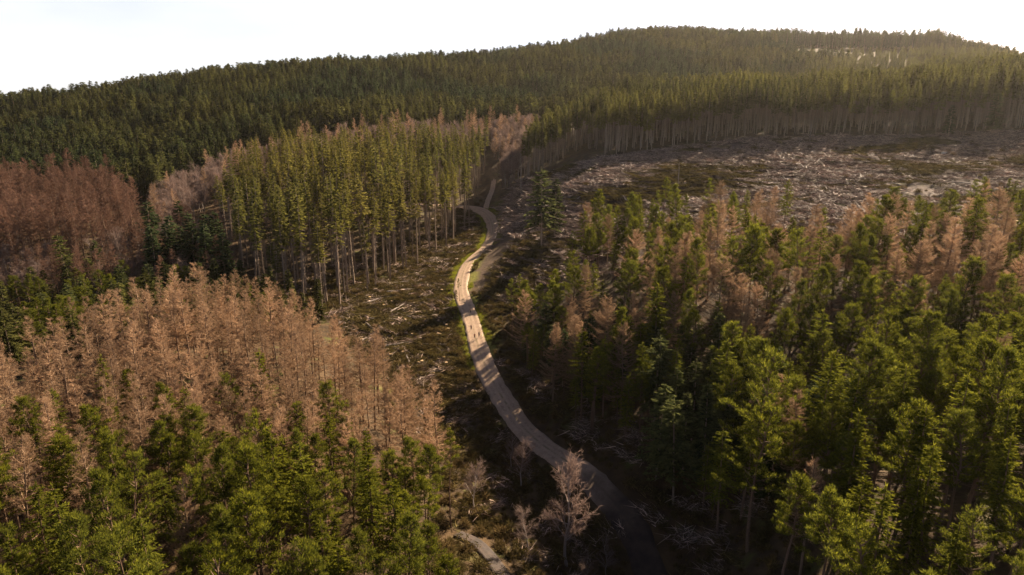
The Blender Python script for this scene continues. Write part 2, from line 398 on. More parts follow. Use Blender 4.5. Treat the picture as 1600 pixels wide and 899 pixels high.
# ------------------------------------------------------------ tree kinds: each returns (trunk triangles, crown triangles, tone)
def trunk_path(rs, H, bend=0.25, n=9):
    t = np.linspace(0, 1, n)
    off = np.cumsum(rs.normal(0, bend / n, (n, 2)) * (1 + t[:, None]), 0); off -= off[0]
    return np.column_stack([off * 1.0, t * H])
def make_larch(rs, H, cb=0.22, Rm=2.7, dens=1.0):
    tp = trunk_path(rs, H, 0.5)
    TT = [tube(tp - [0, 0, 0], np.linspace(0.19, 0.03, len(tp)), 6)]
    nb = int(88 * dens)
    z = H * (cb + (0.995 - cb) * rs.random(nb) ** 0.85)
    f = (H - z) / (H * (1 - cb))
    L = Rm * (np.clip(f * 1.2, 0, 1) ** 0.85) * rs.uniform(0.65, 1.18, nb) * np.where(f > 0.8, 1 - (f - 0.8) * 1.6, 1) + 0.3
    az = rs.random(nb) * 2 * np.pi
    el = np.radians(rs.uniform(-8, 18, nb) + 40 * (1 - f) ** 3)
    base = np.column_stack([np.interp(z, tp[:, 2], tp[:, 0]), np.interp(z, tp[:, 2], tp[:, 1]), z])
    D = np.column_stack([np.cos(az) * np.cos(el), np.sin(az) * np.cos(el), np.sin(el)])
    CT = []; TN = []
    for i in range(nb):
        u = np.linspace(0, 1, 4)[:, None]
        P = base[i] + D[i] * L[i] * u + np.array([0, 0, 1]) * (0.22 * L[i] * (u ** 2.2) - 0.10 * L[i] * np.sin(u * np.pi))
        CT.append(tube(P, np.linspace(0.045, 0.012, 4), 3, False)); TN.append(rs.uniform(0.65, 1.0, len(CT[-1])))
        m = int(10 * L[i]) + 4
        uu = rs.uniform(0.15, 1, m)
        Q = np.column_stack([np.interp(uu, u[:, 0], P[:, k]) for k in range(3)])
        side = unit(np.cross(D[i], [0, 0, 1.0])) * rs.choice([-1, 1], m)[:, None]
        TD = unit(D[i] * rs.uniform(0.4, 1.1, m)[:, None] + side * rs.uniform(0.5, 1.2, m)[:, None] + rs.normal(0, 0.25, (m, 3)) + [0, 0, 0.15])
        TL = rs.uniform(0.3, 0.8, m) * (1.2 - 0.5 * uu)
        CT.append(ribbons(Q, TD, TL, 0.045, rs)); TN.append(rs.uniform(0.1, 0.75, m))
        k = 3
        Q2 = np.repeat(Q + TD * TL[:, None] * rs.uniform(0.2, 0.7, m)[:, None], k, 0)
        D2 = unit(np.repeat(TD, k, 0) + rs.normal(0, 0.7, (m * k, 3)))
        CT.append(ribbons(Q2, D2, rs.uniform(0.2, 0.45, m * k), 0.034, rs)); TN.append(rs.uniform(0, 0.55, m * k))
    return np.concatenate(TT), np.concatenate(CT), np.concatenate(TN)
def make_pine(rs, H, cb=0.42, Rm=2.5, sparse=False, nl=44):
    tp = trunk_path(rs, H, 0.9)
    TT = [tube(tp, np.linspace(0.20, 0.04, len(tp)) * (0.8 if sparse else 1), 7)]
    nb = 17 if sparse else nl
    z = H * (cb + (0.985 - cb) * np.linspace(0, 1, nb) ** 0.9) + rs.uniform(-.3, .3, nb)
    f = np.clip((H - z) / (H * (1 - cb)), 0, 1)
    L = Rm * (0.24 + 0.86 * np.sin(np.clip(f * 1.15, 0, 1) * np.pi / 2)) * rs.uniform(0.6, 1.15, nb)
    az = np.arange(nb) * 2.4 + rs.uniform(-.5, .5, nb)
    el = np.radians(rs.uniform(5, 32, nb) + 25 * (1 - f))
    CT = []; TN = []
    def cluster(c, r, d, n):
        q = unit(rs.normal(size=(n, 3))) * (rs.random(n) ** 0.5)[:, None] * [r, r, r * 0.8]
        D2 = unit(unit(q) * 0.8 + [0, 0, 0.9] + d * 0.4 + rs.normal(0, 0.45, (n, 3)))
        CT.append(ribbons(c + q * 0.85, D2, rs.uniform(0.18, 0.42, n), rs.uniform(0.05, 0.10, n), rs))
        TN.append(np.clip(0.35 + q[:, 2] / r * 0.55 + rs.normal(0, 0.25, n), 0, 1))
    for i in range(nb):
        b0 = np.array([np.interp(z[i], tp[:, 2], tp[:, 0]), np.interp(z[i], tp[:, 2], tp[:, 1]), z[i]])
        D = np.array([math.cos(az[i]) * math.cos(el[i]), math.sin(az[i]) * math.cos(el[i]), math.sin(el[i])])
        u = np.linspace(0, 1, 4)[:, None]
        P = b0 + D * L[i] * u + np.array([0, 0, 0.12 * L[i]]) * u ** 2
        TT.append(tube(P, np.linspace(0.06, 0.02, 4), 3, False))
        nc = max(2, int(L[i] * 2.1))
        for k in range(nc):
            uu = 0.35 + 0.65 * (k + 1) / nc
            c = b0 + D * L[i] * uu + [0, 0, 0.12 * L[i] * uu ** 2] + np.cross(D, [0, 0, 1]) * rs.uniform(-.6, .6) * L[i] * 0.35
            cluster(c, rs.uniform(0.22, 0.66), D, 50)
    for k in range(4):
        cluster(tp[-1] + [rs.uniform(-.2, .2), rs.uniform(-.2, .2), -0.45 * k + 0.1], 0.32 + 0.08 * k, np.array([0, 0, 1.0]), 36)
    # dead stubs on the bare trunk
    m = 26
    zz = H * rs.uniform(0.12, cb, m); a = rs.random(m) * 6.283
    P = np.column_stack([np.interp(zz, tp[:, 2], tp[:, 0]), np.interp(zz, tp[:, 2], tp[:, 1]), zz])
    TT.append(ribbons(P, np.column_stack([np.cos(a), np.sin(a), rs.uniform(-.3, .3, m)]), rs.uniform(0.4, 1.5, m), 0.06, rs))
    return np.concatenate(TT), np.concatenate(CT), np.concatenate(TN)
def make_spruce(rs, H, cb=0.15, Rm=3.0, step=0.5, tuft=0.6, stubs=60, prof=0.78):
    tp = trunk_path(rs, H, 0.3)
    TT = [tube(tp, np.linspace(0.24 * H / 28 + 0.04, 0.03, len(tp)), 6)]
    z0 = H * cb
    zs = np.arange(z0, H - 0.35, step)
    lev = np.repeat(zs, 6) + rs.uniform(-step / 2, step / 2, len(zs) * 6)
    f = np.clip((H - lev) / (H - z0), 0, 1)
    n = len(lev)
    L = Rm * (f ** prof) * rs.uniform(0.62, 1.15, n) * np.where(f > 0.85, 0.8, 1) + 0.22
    az = rs.random(n) * 6.283
    D = np.column_stack([np.cos(az), np.sin(az), 0.35 * (1 - f) - 0.18 * f + rs.uniform(-.08, .1, n)])
    base = np.column_stack([np.interp(lev, tp[:, 2], tp[:, 0]), np.interp(lev, tp[:, 2], tp[:, 1]), lev])
    CT = []; TN = []
    side = unit(np.cross(D, [0, 0, 1.0]))
    for k, u in enumerate((0.22, 0.42, 0.6, 0.78, 0.95)):
        P = base + D * (L * u)[:, None] - np.array([0, 0, 1.0]) * (0.28 * L * (u ** 1.6) - 0.16 * L * u ** 4)[:, None]
        for s in (-1, 1, 0):
            d = unit(D * 0.9 + side * s * rs.uniform(0.6, 1.3, n)[:, None] + rs.normal(0, 0.2, (n, 3)) + [0, 0, -0.12])
            ln = (tuft * (0.6 + 0.55 * L / Rm) * (1.15 - 0.4 * u)) * rs.uniform(0.7, 1.2, n)
            CT.append(ribbons(P, d, ln, ln * rs.uniform(0.42, 0.6, n), rs))
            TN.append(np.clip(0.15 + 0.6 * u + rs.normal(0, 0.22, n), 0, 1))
    lead = 10
    CT.append(ribbons(tp[-1] + np.array([0, 0, -1.0]) * rs.uniform(0, 0.9, (lead, 1)), unit(rs.normal(0, 0.35, (lead, 3)) + [0, 0, 1.0]), 0.5, 0.14, rs)); TN.append(np.ones(lead) * .8)
    if stubs:
        m = stubs
        zz = H * rs.uniform(0.06, max(cb, 0.1) + 0.08, m); a = rs.random(m) * 6.283
        P = np.column_stack([np.interp(zz, tp[:, 2], tp[:, 0]), np.interp(zz, tp[:, 2], tp[:, 1]), zz])
        TT.append(ribbons(P, unit(np.column_stack([np.cos(a), np.sin(a), rs.uniform(-.5, .1, m)])), rs.uniform(0.5, 1.9, m), 0.06, rs))
    return np.concatenate(TT), np.concatenate(CT), np.concatenate(TN)
def make_birch(rs, H, Rm=3.0):
    tp = trunk_path(rs, H * 0.8, 1.0)
    TT = [tube(tp, np.linspace(0.16, 0.03, len(tp)), 6)]
    CT = []; TN = []
    for i in range(26):
        z = H * rs.uniform(0.22, 0.78)
        b0 = np.array([np.interp(z, tp[:, 2], tp[:, 0]), np.interp(z, tp[:, 2], tp[:, 1]), z])
        f = (z / H - 0.22) / 0.56
        az = rs.random() * 6.283; el = R(rs.uniform(30, 60) + 15 * f)
        D = np.array([math.cos(az) * math.cos(el), math.sin(az) * math.cos(el), math.sin(el)])
        L = Rm * rs.uniform(0.8, 1.35) * (1.15 - 0.35 * f)
        TT.append(tube(b0 + D * L * np.linspace(0, 1, 3)[:, None], np.linspace(0.05, 0.02, 3), 3, False))
        m = 16
        u = rs.uniform(0.25, 1, m)
        Q = b0 + D * L * u[:, None]
        D1 = unit(D + rs.normal(0, 0.55, (m, 3))); L1 = rs.uniform(0.6, 1.3, m)
        CT.append(ribbons(Q, D1, L1, 0.05, rs)); TN.append(rs.uniform(0.2, 1, m))
        k = 9
        Q2 = np.repeat(Q, k, 0) + np.repeat(D1 * L1[:, None], k, 0) * rs.uniform(0.25, 1, (m * k, 1))
        D2 = unit(np.repeat(D1, k, 0) + rs.normal(0, 0.7, (m * k, 3)))
        CT.append(ribbons(Q2, D2, rs.uniform(0.25, 0.65, m * k), 0.036, rs)); TN.append(rs.uniform(0, 1, m * k))
    return np.concatenate(TT), np.concatenate(CT), np.concatenate(TN)

PROTO = {}   # kind -> list of dict(trunk mesh, crown mesh, both mesh, H, Rm)
def add_proto(style, kind, builder, H, Rm, fol, bark):
    T, Cn, tn = builder
    key = f'{kind}_{style}_{len(PROTO.get(style, []))}'
    PROTO.setdefault(style, []).append(dict(
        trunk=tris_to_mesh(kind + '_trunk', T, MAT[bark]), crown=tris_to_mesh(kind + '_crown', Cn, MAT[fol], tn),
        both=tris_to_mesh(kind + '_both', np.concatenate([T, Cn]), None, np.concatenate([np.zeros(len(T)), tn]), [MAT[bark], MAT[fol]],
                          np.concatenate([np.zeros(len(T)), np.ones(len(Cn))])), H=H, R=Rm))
for i in range(6):
    rs = np.random.default_rng(100 + i); H = 17.0; r = 2.3 + 0.16 * i
    add_proto('larch', 'larch', make_larch(rs, H, 0.18 + 0.03 * i, r, 0.82), H, r, 'larch', 'bark_larch')
for i in range(4):
    rs = np.random.default_rng(130 + i); H = 17.0; r = 2.4 + 0.2 * i
    add_proto('redlarch', 'larch', make_larch(rs, H, 0.35 + 0.03 * i, r, 0.85), H, r, 'redlarch', 'bark_larch')
for i in range(4):
    rs = np.random.default_rng(150 + i); H = 17.0; r = 3.4 + 0.3 * i
    add_proto('broadlarch', 'larch', make_larch(rs, H, 0.16 + 0.04 * i, r, 1.15), H, r, 'larch', 'bark_larch')
for i in range(6):
    rs = np.random.default_rng(200 + i); H = 17.0; r = 2.1 + 0.22 * i
    add_proto('pine', 'pine', make_pine(rs, H, 0.38 + 0.04 * ((i * 5) % 6), r, nl=52 - 5 * ((i * 2) % 6)), H, r, 'pine', 'bark_pine')
for i in range(4):
    rs = np.random.default_rng(270 + i); H = 17.0
    add_proto('slimpine', 'pine', make_spruce(rs, H, 0.25 + 0.05 * i, 2.0 + 0.2 * i, 0.34, 0.40, 30, 0.62), H, 2.2, 'pine', 'bark_pine')
for i in range(3):
    rs = np.random.default_rng(250 + i); H = 19.0
    add_proto('thinpine', 'pine', make_pine(rs, H, 0.62, 1.5, True), H, 1.5, 'pine', 'bark_pine')
for i in range(5):
    rs = np.random.default_rng(300 + i); H = 32.0
    add_proto('tallspruce', 'spruce', make_spruce(rs, H, 0.48 + 0.05 * i, 2.2 + 0.15 * i, 0.85, 0.72, 240), H, 2.6, 'tallspruce', 'bark_spruce')
for i in range(5):
    rs = np.random.default_rng(400 + i); H = 22.0
    add_proto('polespruce', 'spruce', make_spruce(rs, H, 0.48 + 0.04 * i, 2.1, 0.5, 0.7, 80), H, 2.1, 'youngspruce', 'bark_spruce')
for i in range(6):
    rs = np.random.default_rng(500 + i); H = 19.0
    add_proto('fullspruce', 'spruce', make_spruce(rs, H, 0.10 + 0.04 * i, 3.1 + 0.36 * i, 0.62, 1.0, 0, 0.6), H, 3.1 + 0.36 * i, 'spruce', 'bark_spruce')
for i in range(4):
    rs = np.random.default_rng(600 + i); H = 12.0
    add_proto('birch', 'birch', make_birch(rs, H, 2.6), H, 3.4, 'birch', 'bark_birch')
KIND = dict(redlarch='larch', slimpine='pine', broadlarch='larch', larch='larch', pine='pine', thinpine='pine', tallspruce='spruce', polespruce='spruce', fullspruce='spruce', birch='birch')

# ------------------------------------------------------------ where trees stand
TREES = []   # (style, x, y, scale, stand)
def grid_points(poly, sp, jit=0.42, seed=0, cond=None):
    r = np.random.default_rng(seed)
    P = np.array(poly, float)
    xs = np.arange(P[:, 0].min(), P[:, 0].max(), sp); ys = np.arange(P[:, 1].min(), P[:, 1].max(), sp * 0.9)
    X, Y = np.meshgrid(xs, ys); X[1::2] += sp / 2
    X = X.ravel() + r.uniform(-jit, jit, X.size) * sp; Y = Y.ravel() + r.uniform(-jit, jit, Y.size) * sp
    ok = inpoly(X, Y, poly)
    if cond is not None: ok &= cond(X, Y)
    return X[ok], Y[ok], r
def off_roads(x, y, d=6.5):
    return (dist_path(x, y, road) > d) & (dist_path(x, y, track) > d - 1) & (dist_path(x, y, lowtrack) > d - 1) & (dist_path(x, y, pad) > d + 1)
def plant(stand, poly, sp, mix, smin, smax, seed, cond=None, keep=1.0):
    X, Y, r = grid_points(poly, sp, seed=seed, cond=cond)
    ok = off_roads(X, Y) & (r.random(len(X)) < keep)
    X, Y = X[ok], Y[ok]
    styles = [m[0] for m in mix]; p = np.array([m[1] for m in mix], float); p /= p.sum()
    ch = r.choice(len(styles), len(X), p=p)
    sc = r.uniform(smin, smax, len(X)) * (1 + 0.3 * vnoise(X, Y, 22, 90))
    for x, y, c, s in zip(X, Y, ch, sc): TREES.append((styles[c], x, y, s, stand))
def vis(x, y, m=60):  # in the frame or close to it (Y in front)
    return (np.abs(x) < 0.80 * y + m)

KNOLL = [(-94, 68), (-100, 88), (-90, 112), (-78, 134), (-62, 150), (-50, 148), (-26, 131), (-14, 112), (-9, 98), (-13, 88), (-27, 86), (-44, 82), (-64, 72)]
plant('knoll', KNOLL, 4.6, [('larch', 1)], 0.78, 1.2, 11)
plant('knoll_pines', [(-74, 76), (-64, 106), (-42, 108), (-20, 96), (-18, 86), (-45, 80)], 5.2, [('pine', 2), ('slimpine', 1)], 0.85, 1.1, 12, keep=.45)
LOWLEFT = [(-70, 42), (-94, 68), (-64, 72), (-44, 82), (-27, 86), (-13, 88), (-9, 80), (-8, 70), (-6, 42)]
plant('lowleft', LOWLEFT, 5.0, [('pine', 7), ('slimpine', 3), ('larch', 1.7)], 0.8, 1.2, 13)
plant('leftgap', [(-150, 60), (-130, 105), (-92, 108), (-100, 88), (-75, 48), (-120, 48)], 5, [('larch', 2), ('pine', 2)], 0.85, 1.05, 14, cond=vis)
# valley on the left
plant('valleydark', [(-190, 150), (-200, 205), (-118, 205), (-95, 165), (-80, 152), (-84, 146), (-130, 130)], 5.5, [('fullspruce', 3), ('pine', 2), ('larch', 1)], 0.55, 0.85, 15, cond=vis)
plant('valleybrown', [(-250, 205), (-250, 240), (-155, 240), (-145, 262), (-118, 270), (-84, 205)], 5, [('birch', 4), ('redlarch', 3), ('fullspruce', .5)], 0.75, 1.1, 16, cond=vis)
plant('valleylarch', [(-215, 225), (-152, 238), (-142, 255), (-165, 300), (-200, 345), (-300, 340), (-290, 240)], 6.0, [('redlarch', 1)], 1.0, 1.4, 17, cond=vis)
plant('valleyspruce', [(-122, 212), (-122, 232), (-100, 232), (-98, 214)], 6.5, [('fullspruce', 1)], 0.95, 1.2, 18)
plant('valleydark2', [(-98, 160), (-112, 205), (-80, 200), (-52, 186), (-60, 158)], 5.5, [('fullspruce', 3), ('birch', 1), ('pine', 1)], 0.5, 0.8, 19)
plant('valleybirch', [(-135, 258), (-145, 330), (-120, 372), (-70, 412), (0, 430), (0, 462), (-70, 455), (-150, 400), (-175, 330)], 5, [('birch', 5), ('larch', 1)], 0.9, 1.3, 20)
# tall stand left of the road
TALL = W((520, 488, 193), (580, 455, 216), (640, 428, 236), (700, 384, 270), (735, 345, 302)) + [(-16, 338), (-14, 400), (-60, 405), (-118, 368), (-132, 330), (-118, 270), (-100, 238), (-82, 205)]
plant('tallstand', TALL, 5.9, [('tallspruce', 1)], 0.66, 1.08, 21, keep=.93)
# plantation right of the road
PLANT = W((818, 283, 331), (1000, 236, 313), (1250, 213, 308), (1600, 201, 294)) + [(420, 285), (480, 560), (480, 720), (420, 735)] + W((1320, 101, 738), (1100, 120, 560), (900, 160, 440), (835, 200, 400))
_c = lambda x, y: vis(x, y, 15)
plant('plantation', PLANT, 4.4, [('polespruce', 1)], 0.9, 1.13, 22, cond=lambda x, y: _c(x, y) & (y < 385 + 0.35 * x + vnoise(x, y, 30, 91) * 60))
plant('plantation', PLANT, 5.2, [('polespruce', 1)], 0.55, 0.8, 42, cond=lambda x, y: _c(x, y) & (y >= 385 + 0.35 * x + vnoise(x, y, 30, 91) * 60))
# hills
HILL = [(-175, 335), (-215, 345), (-300, 345), (-420, 320), (-560, 420), (-640, 700), (-500, 900), (-200, 1000), (150, 1120), (450, 1120), (560, 1000), (620, 820)] + \
       [(480, 700), (430, 810), (330, 850), (270, 800)] + W((1325, 106, 706), (1100, 119, 572), (900, 155, 485)) + [(14, 500), (-2, 472), (-70, 462), (-150, 408)]
sky_y = lambda x: 560 + 1.0 * 0
plant('hillside', HILL, 5.9, [('fullspruce', 1)], 0.76, 1.14, 23, cond=lambda x, y: vis(x, y, 20) & (vnoise(x, y, 45, 30) > -0.42))
0 and plant('hillside', [at(1010, 95, 760)[:2], at(1040, 85, 880)[:2], at(1160, 85, 880)[:2], at(1140, 100, 740)[:2]], 9, [('larch', 1)], 1.1, 1.5, 46)
plant('skyline', [at(1330, 80, 830)[:2], at(1350, 80, 880)[:2], (640, 900), (600, 815)] + [at(1500, 80, 825)[:2]], 6, [('fullspruce', 1)], 0.8, 1.2, 24, cond=lambda x, y: vis(x, y, 20))
# birches along the upper valley track
plant('trackbirch', [(-10, 335), (-12, 470), (16, 470), (12, 420), (3, 340)], 5.0, [('birch', 4), ('larch', .6)], 0.8, 1.25, 25)
# right-hand wood
RW = [(-2, 178), (6, 205), (9, 238), (16, 236), (40, 205), (62, 197), (100, 186), (150, 178), (190, 172), (210, 150), (150, 100), (60, 46), (30, 46), (30, 78), (27, 96), (22, 112), (14, 124), (6, 140), (0, 155)]
def dens_back(x, y): return (vnoise(x, y, 14, 40) > np.where(y > 168 - 0 * x, 0.02, -0.5))
plant('rightback', RW, 5.2, [('pine', 4), ('slimpine', 2), ('thinpine', 3), ('broadlarch', 2)], 0.72, 1.02, 26, cond=lambda x, y: (y > 160) & dens_back(x, y) & (y > 160))
plant('rightlarch', RW, 6.0, [('broadlarch', 9), ('pine', 4), ('slimpine', 2)], 0.88, 1.25, 27, cond=lambda x, y: (y <= 160) & (y > 122))
plant('rightfront', RW, 5.6, [('pine', 8), ('slimpine', 5), ('larch', .8)], 0.9, 1.32, 28, cond=lambda x, y: (y <= 122) & (x > 26 + 0.35 * (y - 80)) & (vnoise(x, y, 13, 41) > -0.3))
plant('darkspruce', [(1, 160), (6, 141), (12, 128), (20, 115), (26, 102), (30, 90), (34, 78), (50, 80), (50, 104), (38, 128), (22, 150)], 4.4, [('fullspruce', 5), ('pine', 2), ('slimpine', 2)], 0.55, 0.95, 45)
plant('gully', [(-9, 88), (-10, 100), (2, 122), (9, 105), (16, 88), (14, 78)], 6.0, [('birch', 1)], 0.5, 0.85, 47, keep=.4)
plant('rightfar', [(210, 150), (190, 172), (240, 172), (330, 290), (330, 200), (260, 120)], 5, [('pine', 1), ('larch', 1)], 0.8, 1.1, 29, cond=vis)

NAMED = []   # special trees: style, x, y, scale, label
def special(style, px, py, Y, s, label, group=None):
    x, y, _ = at(px, py, Y); NAMED.append((style, x, y, s, label, group))
special('birch', 886, 880, 90, 1.55, 'bare pinkish birch standing alone beside the shaded bend of the road')
special('thinpine', 1388, 214, 300, 1.0, 'left of two slim bare-stemmed trees in front of the plantation edge')
special('thinpine', 1402, 215, 299, 1.05, 'right of two slim bare-stemmed trees in front of the plantation edge')
special('fullspruce', 846, 385, 226, 1.38, 'tall dark spruce at the edge of the felled area, right of the road')
special('fullspruce', 866, 375, 232, 1.05, 'smaller spruce just right of the tall one at the felled area')
special('fullspruce', 1480, 222, 290, 0.7, 'short bushy spruce in front of the plantation edge, left one')
special('fullspruce', 1550, 218, 286, 0.9, 'bushy pale spruce in front of the plantation near the right edge')
special('thinpine', 1520, 395, 176, 0.98, 'tall slender pine rising over the felled slope at far right')
special('thinpine', 1508, 392, 178, 0.9, 'slender leaning pine just left of the tallest one on the felled slope')
special('thinpine', 1562, 372, 182, 0.8, 'slim pine near the right edge in front of the felled slope')
special('thinpine', 713, 492, 192, 0.42, 'small slim tree on the road verge nearest the walkers')
special('thinpine', 718, 470, 203, 0.40, 'small slim tree on the left verge behind the walkers')
special('thinpine', 706, 478, 199, 0.36, 'thin stem on the verge set back left of the walkers')
special('thinpine', 703, 770, 92, 0.85, 'leaning green pine at the right edge of the lower left stand')

# keep the road between the walkers and the upper bend open to the sun, as it is in the place
_lit = road[(road[:, 1] > 176) & (road[:, 1] < 305)][::3]
_lz = hbase(_lit[:, 0], _lit[:, 1])
_sd = np.array([math.sin(SUN_AZ), math.cos(SUN_AZ)])
def shades_road(x, y, H, r):
    v = np.array([x, y]) - _lit; al = v @ _sd; pe = np.abs(v[:, 0] * _sd[1] - v[:, 1] * _sd[0])
    top = float(hbase(x, y)) + H
    return bool(np.any((al > 0) & (pe < r * 0.7 + 0.6) & (_lz + al * math.tan(SUN_EL) < top)))
_n0 = len(TREES)
TREES = [t for t in TREES if not (t[4] in ('rightback', 'rightlarch', 'trackbirch', 'rightfront', 'plantation', 'darkspruce') and shades_road(t[1], t[2], 17 * t[3], 2.4))]
print('removed', _n0 - len(TREES))
# heights of all trees
txy = np.array([(t[1], t[2]) for t in TREES] + [(t[1], t[2]) for t in NAMED])
tz = height(txy[:, 0], txy[:, 1]) - 0.15
ALL = []
for i, t in enumerate(TREES): ALL.append(dict(style=t[0], p=(t[1], t[2], tz[i]), s=t[3], stand=t[4], label=None, group=None))
for j, t in enumerate(NAMED): ALL.append(dict(style=t[0], p=(t[1], t[2], tz[len(TREES) + j]), s=t[3], stand='named', label=t[4], group=None))
rt = np.random.default_rng(77)
for a in ALL:
    a['var'] = int(rt.integers(len(PROTO[a['style']]))); pr = PROTO[a['style']][a['var']]
    a['rz'] = rt.random() * 6.283; a['tilt'] = (rt.normal(0, 0.025), rt.normal(0, 0.025)); a['H'] = pr['H'] * a['s']; a['R'] = pr['R'] * a['s']

# rough visibility: paint tree silhouettes back to front on a small picture and count what stays in view
BW, BH = 800, 450
idb = np.full((BH, BW), -1, np.int32)
order = sorted(range(len(ALL)), key=lambda i: -math.hypot(ALL[i]['p'][0], ALL[i]['p'][1]))
base = np.array([a['p'] for a in ALL]); Hs = np.array([a['H'] for a in ALL]); Rs = np.array([a['R'] for a in ALL])
bx, by, bd = proj(base); tx, ty, td = proj(base + np.column_stack([Hs * 0, Hs * 0, Hs]))
for i in order:
    if not (np.isfinite(bx[i]) and -100 < bx[i] < 1700): continue
    y0, y1 = ty[i] / 2, by[i] / 2
    if y1 <= 0 or y0 >= BH: continue
    w = Rs[i] * FPX / bd[i] / 2
    lo = 0.62 if ALL[i]['style'] in ('tallspruce', 'polespruce', 'pine', 'thinpine') else 1.0
    ya, yb = int(max(0, y0)), int(min(BH - 1, y0 + (y1 - y0) * lo))
    for yy in range(ya, yb + 1):
        t = (yy - y0) / max(y1 - y0, 1e-3)
        cx = (tx[i] + (bx[i] - tx[i]) * t) / 2; hw = max(w * min(1, t / lo * 1.3) * 0.9, 0.3)
        a0, a1 = int(max(0, cx - hw)), int(min(BW - 1, cx + hw))
        if a1 >= a0: idb[yy, a0:a1 + 1] = i
ids, cnt = np.unique(idb[idb >= 0], return_counts=True)
seen = np.zeros(len(ALL)); seen[ids] = cnt
yy_, xx_ = np.nonzero(idb >= 0); vv = idb[yy_, xx_]
cxs = np.bincount(vv, xx_ * 2.0, len(ALL)) / np.maximum(seen, 1); cys = np.bincount(vv, yy_ * 2.0, len(ALL)) / np.maximum(seen, 1)
single = set()
for k in ('larch', 'pine', 'spruce', 'birch'):
    idx = [i for i in range(len(ALL)) if KIND[ALL[i]['style']] == k and ALL[i]['stand'] != 'named' and seen[i] > 5]
    idx.sort(key=lambda i: -seen[i])
    single.update(idx[:285 if k != 'birch' else 120])
single.update(i for i, a in enumerate(ALL) if a['stand'] == 'named')

# ------------------------------------------------------------ ground sheet
def axis(lo, hi, f0, f1, fine, grow=1.07):
    mid = list(np.arange(f0, f1, fine)); s = fine; a = f0; L = []
    while a > lo: s = min(s * grow, 90); a -= s; L.append(a)
    s = fine; b = mid[-1]; Rr = []
    while b < hi: s = min(s * grow, 90); b += s; Rr.append(b)
    return np.array(L[::-1] + mid + Rr)
gx = axis(-3500, 3500, -75, 175, 0.95); gy = axis(-1500, 5000, 70, 320, 1.0)
GX, GY = np.meshgrid(gx, gy)
far = np.clip((np.hypot(GX, GY) - 1700) / 600, 0, 1)
GZ = height(np.clip(GX, -1600, 1600), np.clip(GY, -900, 2300)) * (1 - far) + (-40) * far
nx, ny = len(gx), len(gy)
me = bpy.data.meshes.new('ground')
me.vertices.add(nx * ny); me.vertices.foreach_set('co', np.stack([GX, GY, GZ], -1).astype(np.float32).ravel())
q = (np.arange(ny - 1)[:, None] * nx + np.arange(nx - 1)[None]).ravel()
F = np.stack([q, q + 1, q + nx + 1, q + nx], 1).astype(np.int32)
me.loops.add(F.size); me.loops.foreach_set('vertex_index', F.ravel())
me.polygons.add(len(F)); me.polygons.foreach_set('loop_start', np.arange(0, F.size, 4, dtype=np.int32)); me.polygons.foreach_set('loop_total', np.full(len(F), 4, np.int32))
me.polygons.foreach_set('use_smooth', np.ones(len(F), bool))
me.update(calc_edges=True); me.validate()
fx, fy = GX.ravel(), GY.ravel()
cutm = soft(fx, fy, CUT) | soft(fx, fy, STRIP)
drd = dist_path(fx, fy, road)
CLEARING = [at(1318, 84, 790)[:2], at(1318, 80, 850)[:2], at(1480, 80, 850)[:2], at(1490, 88, 760)[:2], at(1330, 92, 735)[:2]]
straw = soft(fx, fy, CLEARING, 8) * 0.25 + (dist_path(fx, fy, pad) < 6.5 + vnoise(fx, fy, 4, 12) * 3) * 0.6
verge = np.clip(1.3 - np.abs(drd - 4.0) / 2.0, 0, 1) * np.clip(vnoise(fx, fy, 3, 13) * 3 + 0.75, 0, 1) * ((fy > 160) & (fy < 320))
verge = np.maximum(verge, soft(fx, fy, STRIP) * np.clip(vnoise(fx, fy, 5, 15) * 3 + 0.3, 0, 0.75) * 0.7)
for nm, v in (('cut', cutm * 1.0), ('straw', np.clip(straw, 0, 1)), ('verge', verge)):
    a = me.attributes.new(nm, 'FLOAT', 'POINT'); a.data.foreach_set('value', v.astype(np.float32))
me.materials.append(ground_mat())
tag(link('ground', me), 'hilly forest floor with felled slope and brown leaf litter', kind='structure')

RM = road_mat()
def ribbon(name, path, width, lift, label, edge_seed):
    c = path; d = np.gradient(c, axis=0); d /= np.linalg.norm(d, axis=1)[:, None]; nrm = np.column_stack([-d[:, 1], d[:, 0]])
    us = np.linspace(-1, 1, 11)
    hz = hbase(c[:, 0], c[:, 1])
    V = []; U = []
    for j, u in enumerate(us):
        wv = width * 0.5 * (1 + (vnoise(c[:, 0], c[:, 1], 2.5, edge_seed + (u > 0)) * 0.35 if abs(u) == 1 else 0))
        p = c + nrm * (u * wv * np.ones(len(c)))[:, None]
        hh = hbase(p[:, 0], p[:, 1])
        rut = -0.05 * math.exp(-((abs(u) - 0.42) / 0.12) ** 2)
        z = hh + lift + rut + 0.05 * (1 - u * u) - (0.42 if abs(u) == 1 else 0)
        V.append(np.column_stack([p, z])); U.append(np.full(len(c), u))
    V = np.array(V); n = len(c)
    faces = [(j * n + i, (j + 1) * n + i, (j + 1) * n + i + 1, j * n + i + 1) for j in range(len(us) - 1) for i in range(n - 1)]
    me = mesh_vf(name, V.reshape(-1, 3), faces, RM, True)
    a = me.attributes.new('across', 'FLOAT', 'POINT'); a.data.foreach_set('value', np.array(U).ravel().astype(np.float32))
    soil_shade = np.clip((116 - V[:, :, 1]) / 14 + vnoise(V[:, :, 0], V[:, :, 1], 5, 77), 0, 1)
    a = me.attributes.new('soil_shade', 'FLOAT', 'POINT'); a.data.foreach_set('value', soil_shade.ravel().astype(np.float32))
    tag(link(name, me), label, kind='structure')
ribbon('forest_road', road, 5.1, 0.05, 'pale gravel forest road winding down between the tree stands', 50)
